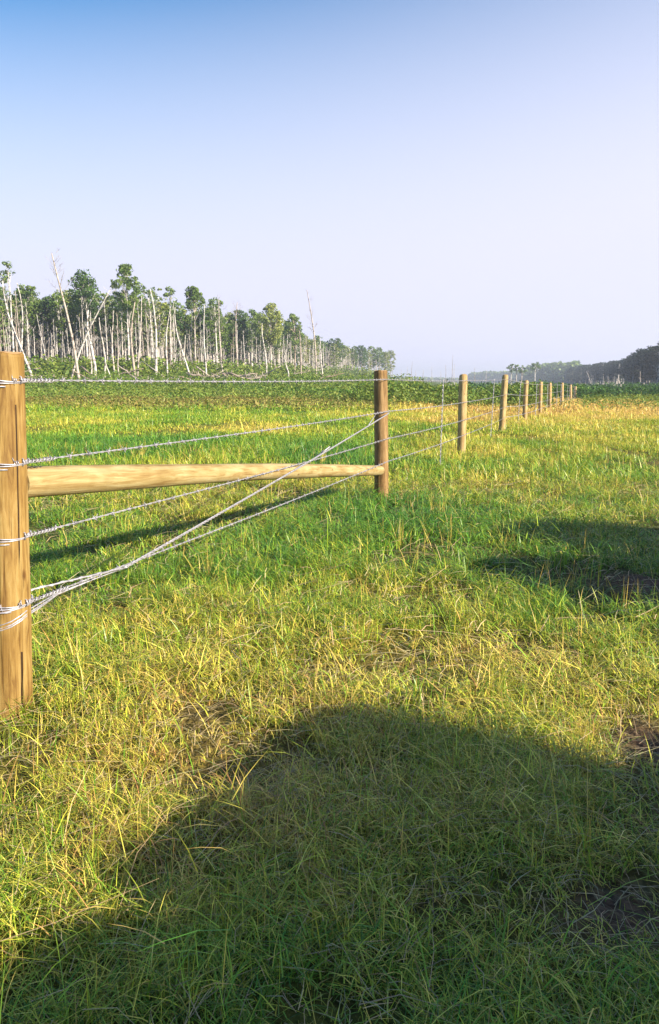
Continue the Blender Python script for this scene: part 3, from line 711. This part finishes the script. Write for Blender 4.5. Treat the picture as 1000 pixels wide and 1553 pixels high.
# ------------------------------------------------------------------ trees
def trunk_bm(bm, rnd, H, r, lean=0.0, bend=0.3, branches=0, blen=1.2, sides=6, start=.4, stubs=True, seg=9):
    az = rnd.uniform(0, 6.28); b1 = rnd.uniform(-bend, bend); b2 = rnd.uniform(-bend, bend); pts = []
    for j in range(seg + 1):
        t = j / seg
        pts.append(Vector((lean * t * H + math.sin(t * 3.2 + az) * b1 * t + rnd.uniform(-.03, .03), math.cos(t * 2.7 + az) * b2 * t, t * H)))
    rad = [r * (1 - 0.68 * (j / seg)) for j in range(seg + 1)]
    tube_bm(bm, [pts[0] - Vector((0, 0, .4))] + pts, [rad[0] * 1.15] + rad, sides)
    def branch(p, d, L, r_, depth):
        n = 4; q = [p]; cur = d.copy()
        for i in range(n):
            cur = (cur + Vector((rnd.uniform(-.25, .25), rnd.uniform(-.25, .25), rnd.uniform(-.02, .22)))).normalized(); q.append(q[-1] + cur * L / n)
        tube_bm(bm, q, [r_ * (1 - .75 * i / n) for i in range(n + 1)], 4 if r_ > .03 else 3)
        if depth:
            for i in range(2, n + 1):
                for _ in range(2):
                    dd = (cur + Vector((rnd.uniform(-.9, .9), rnd.uniform(-.9, .9), rnd.uniform(-.2, .6)))).normalized()
                    branch(q[i], dd, L * .5, max(r_ * .45, .012), depth - 1)
        return q[-1]
    tips = []
    for _ in range(branches):
        t = rnd.uniform(start, .99); k = min(int(t * seg), seg - 1); p = pts[k].lerp(pts[k + 1], t * seg - k)
        a = rnd.uniform(0, 6.28); dz = rnd.uniform(.3, 1.1)
        tips.append(branch(p, Vector((math.cos(a), math.sin(a), dz)).normalized(), blen * (1.25 - t * .7) * rnd.uniform(.6, 1.2), r * .3 * (1.2 - t), 0 if blen < 1 else 1))
    return pts, tips
def crown_np(rnd_seed, H, z0, z1, rx, nclump, per, size, ca, cb, shape=1.0, lean=0.0, cr=.55):
    r_ = np.random.default_rng(rnd_seed); parts = []
    t = r_.uniform(0, 1, nclump) ** .9
    prof = np.sin(np.pi * np.clip(.12 + .80 * t, 0, 1)) ** shape
    rr = rx * prof * np.sqrt(r_.uniform(.05, 1, nclump)); a = r_.uniform(0, 2 * np.pi, nclump)
    cx = rr * np.cos(a) + lean * (z0 + t * (z1 - z0)); cy = rr * np.sin(a); cz = z0 + t * (z1 - z0)
    V = []; C = []
    for i in range(nclump):
        n = int(per * r_.uniform(.5, 1.5)); g = r_.normal(0, 1, (n, 3)); g /= np.maximum(1e-3, np.linalg.norm(g, axis=1))[:, None]
        s = r_.uniform(.6, 1.3) * cr; p = g * (r_.uniform(0.25, 1, n) ** .5)[:, None] * np.array((s, s, s * .75)) + np.array((cx[i], cy[i], cz[i]))
        V.append(p); k = r_.uniform(0, 1) * .6 + r_.uniform(0, .4, n)
        C.append((np.array(ca)[None] * (1 - k[:, None]) + np.array(cb)[None] * k[:, None]) * r_.uniform(.75, 1.2, n)[:, None])
    V = np.concatenate(V); C = np.concatenate(C)
    return leaves(V[:, 0], V[:, 1], V[:, 2], size * rng.uniform(.6, 1.4, len(V)), C, flat=.3), (cx, cy, cz)
def leafy_tree(name, seed, H, r, z0f, rx, nclump, per, size, ca, cb, lean=0.0, shape=1.0, cr=.55, bend=.4):
    """one tree: an empty at its base, trunk with limbs, crown of leaf clumps"""
    rnd = random.Random(seed); root = empty(name)
    Lv, (cx, cy, cz) = crown_np(seed, H, H * z0f, H, rx, nclump, per, size, ca, cb, shape, lean, cr)
    bm = bmesh.new(); pts, _ = trunk_bm(bm, rnd, H * .93, r, lean, bend, 7, .9, start=.45)
    for i in range(0, nclump, 4 if nclump > 60 else 2):
        zt = max(H * z0f * .8, cz[i] - rx * .7); k = min(int(zt / (H * .93) * 9), 8); p = pts[k]
        e = Vector((cx[i], cy[i], cz[i])); tube_bm(bm, [p, p.lerp(e, .5) + Vector((0, 0, -.15)), e], [r * .28, r * .18, .02], 4)
    bm_obj('trunk', bm, M_birch, root)
    V, L, S, T, C = join_np([Lv]); link_mesh('crown', np_mesh('crown', V, L, S, T, C), M_leaf, root)
    return root
def copy_tree(o, loc, rz, scl, parent=None):
    c = o.copy(); col.objects.link(c)
    if parent: c.parent = parent
    else: c.location = loc; c.rotation_euler = (0, 0, rz); c.scale = scl
    for ch in [q for q in bpy.data.objects if q.parent == o]: copy_tree(ch, None, None, None, c)
    return c
def snag(name, seed, H, r, **kw):
    bm = bmesh.new(); trunk_bm(bm, random.Random(seed), H, r, **kw)
    return bm_obj(name, bm, M_birch)
def front_depth(u):
    return float(np.interp(u, [-150, 0, 200, 300, 400, 450, 500, 585], [98, 108, 118, 133, 158, 185, 240, 340]))
TG1 = (0.100, 0.185, 0.036); TG2 = (0.23, 0.32, 0.07); TY = (0.34, 0.36, 0.10); TD = (0.060, 0.125, 0.032); TB = (0.035, 0.075, 0.03)

# leafy kinds (the first copy is placed too)
protos = [leafy_tree('aspen_tree', 300 + i, 14, .15, z, rx, nc, per, .36, a, b, shape=sh, cr=cr) for i, (z, rx, nc, per, a, b, sh, cr) in enumerate([
    (.34, 1.7, 120, 26, TG1, TG2, .45, .42), (.40, 2.3, 130, 28, TG1, TG2, .5, .5), (.28, 1.8, 110, 24, TG2, TY, .45, .42), (.46, 2.2, 120, 30, TD, TG2, .7, .5), (.36, 1.5, 80, 20, TG2, TY, .4, .38), (.30, 2.4, 150, 28, TD, TG1, .5, .5)])]
used = set()
def place_leafy(k, x, y, s, sz, label, group, zoff=0.0):
    src = protos[k]; loc = (x, y, float(terrain(x, y)) + zoff); rz = random.uniform(0, 6.28); scl = (s, s, sz)
    if k not in used:
        used.add(k); o = src; o.location = loc; o.rotation_euler = (0, 0, rz); o.scale = scl
    else: o = copy_tree(src, loc, rz, scl)
    tag(o, label, 'tree', group); return o
LW = 'leafy aspen with a bare pale lower trunk inside the left wood'
for i in range(118):
    u = -140 + 735 * ((i + random.random()) / 118) ** 0.93; f = front_depth(u); row = random.choice((0, 1, 1, 2, 2))
    Y = f + (4, 14, 26)[row] + random.uniform(-4, 6); hs = random.uniform(.80, 1.02) * (1.0 if u < 455 else .93)
    if 300 < u < 360: hs *= .95
    place_leafy(random.randrange(6), xat(u, Y), Y, random.uniform(.85, 1.25), hs, LW, 'leafy aspens of the left wood')

# tall trees one can single out
def hero(u, Y, v_top, proto_args, label, rz=0):
    x = xat(u, Y); z = float(terrain(x, Y)); H = at(u, v_top, Y).z - z
    o = leafy_tree('aspen_tree', H=H, **proto_args); o.location = (x, Y, z); o.rotation_euler = (0, 0, rz); tag(o, label, 'tree'); return o
hero(198, 112, 403, dict(seed=401, r=.2, z0f=.60, rx=2.1, nclump=95, per=36, size=.36, ca=TD, cb=TG2, cr=.5), 'tallest round topped leafy tree rising above the canopy of the left wood')
hero(135, 118, 413, dict(seed=402, r=.2, z0f=.5, rx=2.3, nclump=120, per=34, size=.36, ca=TD, cb=TG1, shape=.9, cr=.7), 'dark green dome topped leafy tree left of the tallest round topped one')
hero(298, 128, 436, dict(seed=403, r=.18, z0f=.70, rx=1.9, nclump=44, per=52, size=.36, ca=TD, cb=TG2), 'leafy tree with a small dark flat crown at the middle of the left wood')
hero(412, 150, 462, dict(seed=404, r=.2, z0f=.48, rx=2.5, nclump=120, per=34, size=.38, ca=TG2, cb=TY, cr=.7), 'bright green full crowned aspen sticking up right of the middle of the left wood')
hero(447, 165, 478, dict(seed=405, r=.2, z0f=.55, rx=2.2, nclump=50, per=50, size=.38, ca=TG1, cb=TG2), 'small leafy aspen right beside the bright green full crowned one')
hero(25, 92, 400, dict(seed=406, r=.15, z0f=.72, rx=1.15, nclump=15, per=26, size=.3, ca=TD, cb=TG2, cr=.45), 'thin tall aspen with a sparse tuft of leaves at the far left')
hero(575, 330, 538, dict(seed=407, r=.22, z0f=.6, rx=2.4, nclump=12, per=30, size=.5, ca=TD, cb=TG2), 'last small tree at the right tip of the left wood')
for j, (u, vt) in enumerate(((232, 432), (262, 438), (330, 452))):
    hero(u, 116 + 4 * j, vt, dict(seed=410 + j, r=.15, z0f=.72, rx=1.6, nclump=18, per=32, size=.32, ca=TD, cb=TG2, cr=.5), ('slim aspen with a thin wispy crown right of the tallest tree', 'slim wispy aspen second to the right of the tallest tree', 'slim wispy aspen right of the small flat crowned tree')[j])

# bare birches one can single out: base pixel column, depth, top column, top row
def bare_tree(u0, Y, ut, vt, r, br, blen, label, seed, start=.45):
    x = xat(u0, Y); z = float(terrain(x, Y)); top = at(ut, vt, Y); H = top.z - z; lean = (top.x - x) / H
    bm = bmesh.new(); trunk_bm(bm, random.Random(seed), H, r, lean=lean, bend=.9, branches=br, blen=blen, start=start)
    o = bm_obj('bare_birch', bm, M_birch); o.location = (x, Y, z); return tag(o, label, 'dead tree')
bare_tree(122, 84, 84, 385, .185, 16, 2.0, 'tallest bare white birch leaning left with a wispy leafless top', 21, .68)
bare_tree(52, 88, 2, 425, .17, 9, 1.2, 'bare white birch at the far left leaning hard to the left', 22, .75)
bare_tree(34, 90, 24, 430, .13, 5, .8, 'straight thin pale birch beside the one leaning hard left', 23)
b = bare_tree(108, 88, 160, 440, .15, 9, 1.6, 'crooked white birch leaning right across the tall bare one', 24, .7)
bare_tree(146, 92, 140, 470, .22, 6, 1.2, 'thick forked white birch right of the crossing pair', 25)
bare_tree(160, 93, 158, 482, .15, 4, .8, 'short straight white trunk right of the thick forked birch', 26)
bare_tree(176, 95, 166, 470, .12, 5, .9, 'thin white birch leaning left before the tallest leafy tree', 27)
bare_tree(206, 97, 200, 458, .19, 8, 1.1, 'bright white double looking birch under the tallest leafy tree', 28)
bare_tree(210, 98, 214, 448, .13, 6, .9, 'slender grey birch beside the bright white one under the tallest leafy tree', 29)
bare_tree(238, 100, 232, 440, .20, 14, 1.3, 'stout pale birch with twiggy dead branches near the wood middle', 30, .5)
bare_tree(289, 100, 264, 466, .13, 4, .7, 'bare white birch leaning left at the middle of the left wood', 31)
bare_tree(255, 103, 255, 466, .13, 4, .7, 'straight white birch left of the leaning middle one', 32)
bare_tree(314, 112, 308, 462, .14, 7, 1.0, 'straight white birch right of the leaning middle one', 33)
bare_tree(338, 122, 331, 452, .16, 18, 1.6, 'bare birch with a pale brushy leafless crown', 34, .55)
bare_tree(362, 132, 358, 458, .16, 18, 1.6, 'second bare birch with a pale brushy leafless crown, further right', 35, .55)
bare_tree(404, 140, 404, 490, .18, 3, .6, 'straight white trunk before the bright green full crowned aspen', 36)
bare_tree(480, 160, 471, 440, .20, 16, 1.8, 'very tall thin leafless birch near the right end of the left wood', 37, .5)
bare_tree(457, 158, 455, 500, .17, 6, .9, 'broken white trunk left of the very tall leafless birch', 38)
bare_tree(490, 176, 484, 512, .16, 6, .9, 'broken white trunk right of the very tall leafless birch', 39)
bare_tree(438, 96, 437, 530, .09, 1, .4, 'short thin dark snag standing on the bank before the right half of the wood', 40)
for j, u in enumerate((140, 182, 148 + 20)):
    bare_tree(u, 86, u - 3, 520 + 10 * j, .10, 2, .4, ('short brown stub left of the pair before the wood', 'short brown stub right of the pair before the wood', 'short brown stub between two others before the wood')[j], 60 + j)

# the many thin dead trunks
snags = [snag('dead_birch', 500 + i, H, r, lean=ln, bend=.35, branches=br * 3, blen=1.0, sides=5, seg=7) for i, (H, r, ln, br) in enumerate(
    [(7.5, .10, .02, 3), (8.5, .12, -.05, 4), (6.5, .09, .05, 2), (9.5, .13, -.01, 5), (5.5, .08, -.10, 1), (10.5, .12, .03, 6), (7.0, .11, .12, 2), (8.0, .10, -.16, 3)])]
sused = set()
def place_snag(x, y, s, label, group, sz=None):
    k = random.randrange(len(snags)); o = snags[k] if k not in sused else snags[k].copy()
    if k in sused: col.objects.link(o)
    sused.add(k); o.location = (x, y, float(terrain(x, y))); o.rotation_euler = (0, 0, random.uniform(0, 6.28)); o.scale = (s, s, sz or s)
    return tag(o, label, 'dead tree', group)
for i in range(240):
    u = -140 + 722 * ((i + random.random()) / 240) ** .9; f = front_depth(u); dd = abs(random.gauss(0, 1)) * 9 * (1 + (f - 100) / 160)
    Y = f - 12 + dd; s = random.uniform(.6, 1.12); w_ = s * random.uniform(.55, .95) * (1 + (Y - 100) / 320)
    place_snag(xat(u, Y), Y, w_, 'thin pale dead birch trunk standing among many others in the left wood', 'thin dead birches of the left wood', s)
# beyond: the depth of the wood, one mass
def wood_mass(name, label, runs):
    parts = []
    for u0, u1, d0, d1, depth, n_tr, n_cr, H, rx, size, ca, cb, low, wtr in runs:
        for i in range(n_tr):
            t = rng.uniform(); u = u0 + (u1 - u0) * t; Y = d0 + (d1 - d0) * t if d0 else front_depth(u) + 10
            Y += rng.uniform(0, depth); x = xat(u, Y); z = float(terrain(x, Y)); h = H * rng.uniform(.5, .9); r = wtr * rng.uniform(.6, 1.3) * (1 + Y / 900); ln = rng.normal(0, .05) * h
            V = []; 
            for zz, rr, o_ in ((-.5, r, 0), (h * .5, r * .8, ln * .4), (h, r * .4, ln)):
                for k in range(4): V.append((x + o_ + rr * math.cos(k * math.pi / 2), Y + rr * math.sin(k * math.pi / 2), z + zz))
            Lp = []
            for b_ in (0, 4):
                for k in range(4): Lp += [b_ + k, b_ + (k + 1) % 4, b_ + 4 + (k + 1) % 4, b_ + 4 + k]
            g = rng.uniform(.36, .66); parts.append((np.array(V), np.array(Lp), np.full(8, 4), np.tile(np.array((g, g * .96, g * .93)), (12, 1))))
        for i in range(n_cr):
            t = (i + rng.uniform()) / n_cr; u = u0 + (u1 - u0) * t; Y = d0 + (d1 - d0) * t if d0 else front_depth(u) + 34
            Y += rng.uniform(0, depth); x = xat(u, Y); z = float(terrain(x, Y)); h = H * rng.uniform(.82, 1.02); n = 150
            q = rng.uniform(low, 1, n); pr = np.sin(np.pi * np.clip((q - low) / (1 - low) * .82 + .14, 0, 1)) ** .6
            a = rng.uniform(0, 2 * np.pi, n); rr = rx * pr * np.sqrt(rng.uniform(.2, 1, n)); k = rng.uniform(.3, 1)
            c = tint(n, ca, cb, .2) * (0.75 + .4 * k)
            parts.append(leaves(x + rr * np.cos(a), Y + rr * np.sin(a), z + q * h, size * rng.uniform(.6, 1.4, n), c, .2))
    V, L, S, T, C = join_np(parts)
    return tag(link_mesh(name, np_mesh(name, V, L, S, T, C), M_leaf), label, 'forest', kind='stuff')
wood_mass('birch_wood', 'dim depth of trunks and leaves far inside the left wood', [
    (-160, 540, 0, 0, 34, 2000, 620, 12.4, 2.6, .58, TG1, TG2, .42, .11)])

# understorey bushes at the foot of the wood
def understorey():
    parts = []
    for i in range(620):
        u = rng.uniform(-150, 585); Y = front_depth(u) - rng.uniform(-2, 22); x = xat(u, Y); z = float(terrain(x, Y)); s = rng.uniform(.8, 2.3) * (1 + (Y - 100) / 300); n = 95
        g = rng.normal(0, 1, (n, 3)); g /= np.linalg.norm(g, axis=1)[:, None]; g[:, 2] = np.abs(g[:, 2]); rad = rng.uniform(.4, 1, n)[:, None] * s
        p = g * rad * np.array((1.2, 1.0, 1.3)); k = rng.uniform()
        c = tint(n, G2, (.24, .28, .05) if k > .4 else G3, .25)
        parts.append(leaves(x + p[:, 0], Y + p[:, 1], z + p[:, 2], .26 * s * rng.uniform(.6, 1.3, n), c, .4))
    V, L, S, T, C = join_np(parts)
    tag(link_mesh('undergrowth', np_mesh('undergrowth', V, L, S, T, C), M_weed), 'yellow green bushes crowding the feet of the birches in the left wood', 'undergrowth', kind='stuff')
understorey()

# fallen grey logs and brush along the top of the bank
logs = []
for i in range(5):
    rnd = random.Random(700 + i); bm = bmesh.new(); L_ = rnd.uniform(2.5, 4.5); pts = [Vector((L_ * (j / 6 - .5), rnd.uniform(-.1, .1), rnd.uniform(-.08, .08) + .12)) for j in range(7)]
    tube_bm(bm, pts, [.11 * (1 - .1 * j) for j in range(7)], 6)
    for _ in range(3):
        j = rnd.randrange(1, 6); e = pts[j] + Vector((rnd.uniform(-.6, .6), rnd.uniform(-.5, .5), rnd.uniform(.3, .8))); tube_bm(bm, [pts[j], e], [.05, .015], 4)
    logs.append(bm_obj('fallen_log', bm, M_dead))
spots = []
for (u0, u1, n) in ((35, 100, 8), (100, 290, 8), (288, 385, 20), (385, 480, 6), (480, 560, 3)):
    for _ in range(n): spots.append(random.uniform(u0, u1))
for i, u in enumerate(spots):
    Y = random.uniform(79, 88); o = logs[i] if i < 5 else random.choice(logs).copy()
    if i >= 5: col.objects.link(o)
    x = xat(u, Y); o.location = (x, Y, float(terrain(x, Y)) + random.uniform(.3, 1.0)); o.rotation_euler = (random.uniform(-.3, .3), random.gauss(0, .28), random.uniform(-.6, .6)); k = random.uniform(.5, 1.0); o.scale = (k, k, k)
    tag(o, 'grey fallen log in the brush line at the foot of the left wood', 'log', 'fallen logs along the bank')
# two poles lean against the trunks
for j, (ua, va, ub, vb) in enumerate(((216, 548, 250, 572), (322, 573, 298, 556))):
    a_ = at(ua, va, 86); b_ = at(ub, vb, 85); bm = bmesh.new(); tube_bm(bm, [a_ - b_, (a_ - b_) * .5, Vector((0, 0, 0))], [.05, .07, .09], 5)
    o = bm_obj('fallen_pole', bm, M_dead); o.location = b_; tag(o, ('grey pole slanting down to the right before the middle of the wood', 'pale pole slanting down to the left over the log heap')[j], 'log')

# thin distant snags on the flat beyond the brown post
for u, vt in ((596, 553), (608, 560), (617, 556), (624, 548), (631, 562), (641, 560), (655, 556), (668, 562), (676, 553), (685, 538), (689, 552), (720, 558), (737, 562)):
    Y = random.uniform(215, 260); x = xat(u, Y); z = float(terrain(x, Y)); H = at(u, vt, Y).z - z
    bm = bmesh.new(); trunk_bm(bm, random.Random(int(u)), H, .11, lean=random.uniform(-.05, .05), bend=.2, branches=2, blen=.6, sides=4, seg=5)
    o = bm_obj('dead_birch', bm, M_birch); o.location = (x, Y, z)
    tag(o, 'tallest of the thin bare snags on the flat beyond the posts' if u == 685 else 'thin bare snag on the flat between the wood and the far fence', 'dead tree', None if u == 685 else 'thin snags on the flat')

# small group of trees standing free in the distance
for j, (u, vt, s) in enumerate(((775, 553, .8), (783, 554, .8), (791, 555, .75), (811, 550, 1.0))):
    Y = 330; x = xat(u, Y); z = float(terrain(x, Y)); H = at(u, vt, Y).z - z
    o = leafy_tree('lone_tree', 800 + j, H, .3, .66, 1.9 * s + .4, 16, 30, .55, TD, TG2, shape=.8); o.location = (x, Y, z)
    tag(o, ('leftmost far tree with a thin crown standing free above the fence', 'second far tree from the left of the free standing group', 'third and lowest far tree of the free standing group', 'tallest far tree standing free to the right of its group')[j], 'tree')

SHADE_G1 = (0.014, 0.040, 0.022); SHADE_G2 = (0.040, 0.080, 0.036)  # leaf greens darkened: shade on the right wood put into the colour
n_left = len(protos)
protos += [leafy_tree('shade_tinted_tree', 350 + i, 14, .15, z, rx, nc, 34, .42, SHADE_G1, SHADE_G2, shape=.6, cr=.6) for i, (z, rx, nc) in enumerate([(.26, 2.2, 110), (.34, 2.6, 120), (.22, 1.9, 100)])]
# right hand wood, nearer and taller at the frame edge
def right_depth(u): return float(np.interp(u, [862, 900, 930, 952, 966, 1000, 1180], [470, 385, 325, 285, 225, 190, 140]))
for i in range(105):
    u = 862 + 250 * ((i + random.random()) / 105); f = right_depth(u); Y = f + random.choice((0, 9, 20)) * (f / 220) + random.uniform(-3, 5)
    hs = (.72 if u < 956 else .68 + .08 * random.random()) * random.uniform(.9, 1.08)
    place_leafy(n_left + random.randrange(3), xat(u, Y), Y, random.uniform(1.2, 1.7), hs, 'dark leafy tree of the right wood, shade put into its leaf colour', 'trees of the right wood')
for i in range(58):
    u = random.choice((random.uniform(888, 962), random.uniform(888, 962), random.uniform(960, 1060))); Y = right_depth(u) - random.uniform(4, 12); s = random.uniform(.55, 1.0)
    place_snag(xat(u, Y), Y, s * 2.1, 'pale dead trunk standing before the dark wood at the right', 'dead trunks before the right wood', s * .9)
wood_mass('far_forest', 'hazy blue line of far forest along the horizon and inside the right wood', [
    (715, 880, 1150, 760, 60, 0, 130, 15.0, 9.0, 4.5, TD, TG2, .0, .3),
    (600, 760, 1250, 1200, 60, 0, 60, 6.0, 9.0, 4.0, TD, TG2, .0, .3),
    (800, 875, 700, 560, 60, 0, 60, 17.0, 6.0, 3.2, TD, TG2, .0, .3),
    (862, 960, 520, 370, 60, 60, 130, 12.0, 4.0, 1.6, SHADE_G1, SHADE_G2, .08, .22),  # same shade-darkened leaf greens as the right wood trees
    (956, 1180, 245, 160, 40, 60, 200, 10.8, 3.2, 1.0, SHADE_G1, SHADE_G2, .06, .2)])

# ------------------------------------------------------------------ haze
m = bpy.data.materials.new('pale_air'); m.use_nodes = True; n = m.node_tree
for nd in list(n.nodes):
    if nd.type == 'BSDF_PRINCIPLED': n.nodes.remove(nd)
pv = n.nodes.new('ShaderNodeVolumePrincipled'); pv.inputs['Color'].default_value = (0.75, 0.85, 1.0, 1); pv.inputs['Density'].default_value = 0.00065
pv.inputs['Anisotropy'].default_value = 0.3
n.links.new(pv.outputs[0], n.nodes['Material Output'].inputs['Volume'])
bm = bmesh.new(); bmesh.ops.create_cube(bm, size=1)
for v in bm.verts: v.co = Vector((v.co.x * 3600, v.co.y * 3600, -3 + (v.co.z + .5) * 27))
tag(bm_obj('haze', bm, m), 'thin pale haze filling the air over the meadow', 'haze', kind='stuff')
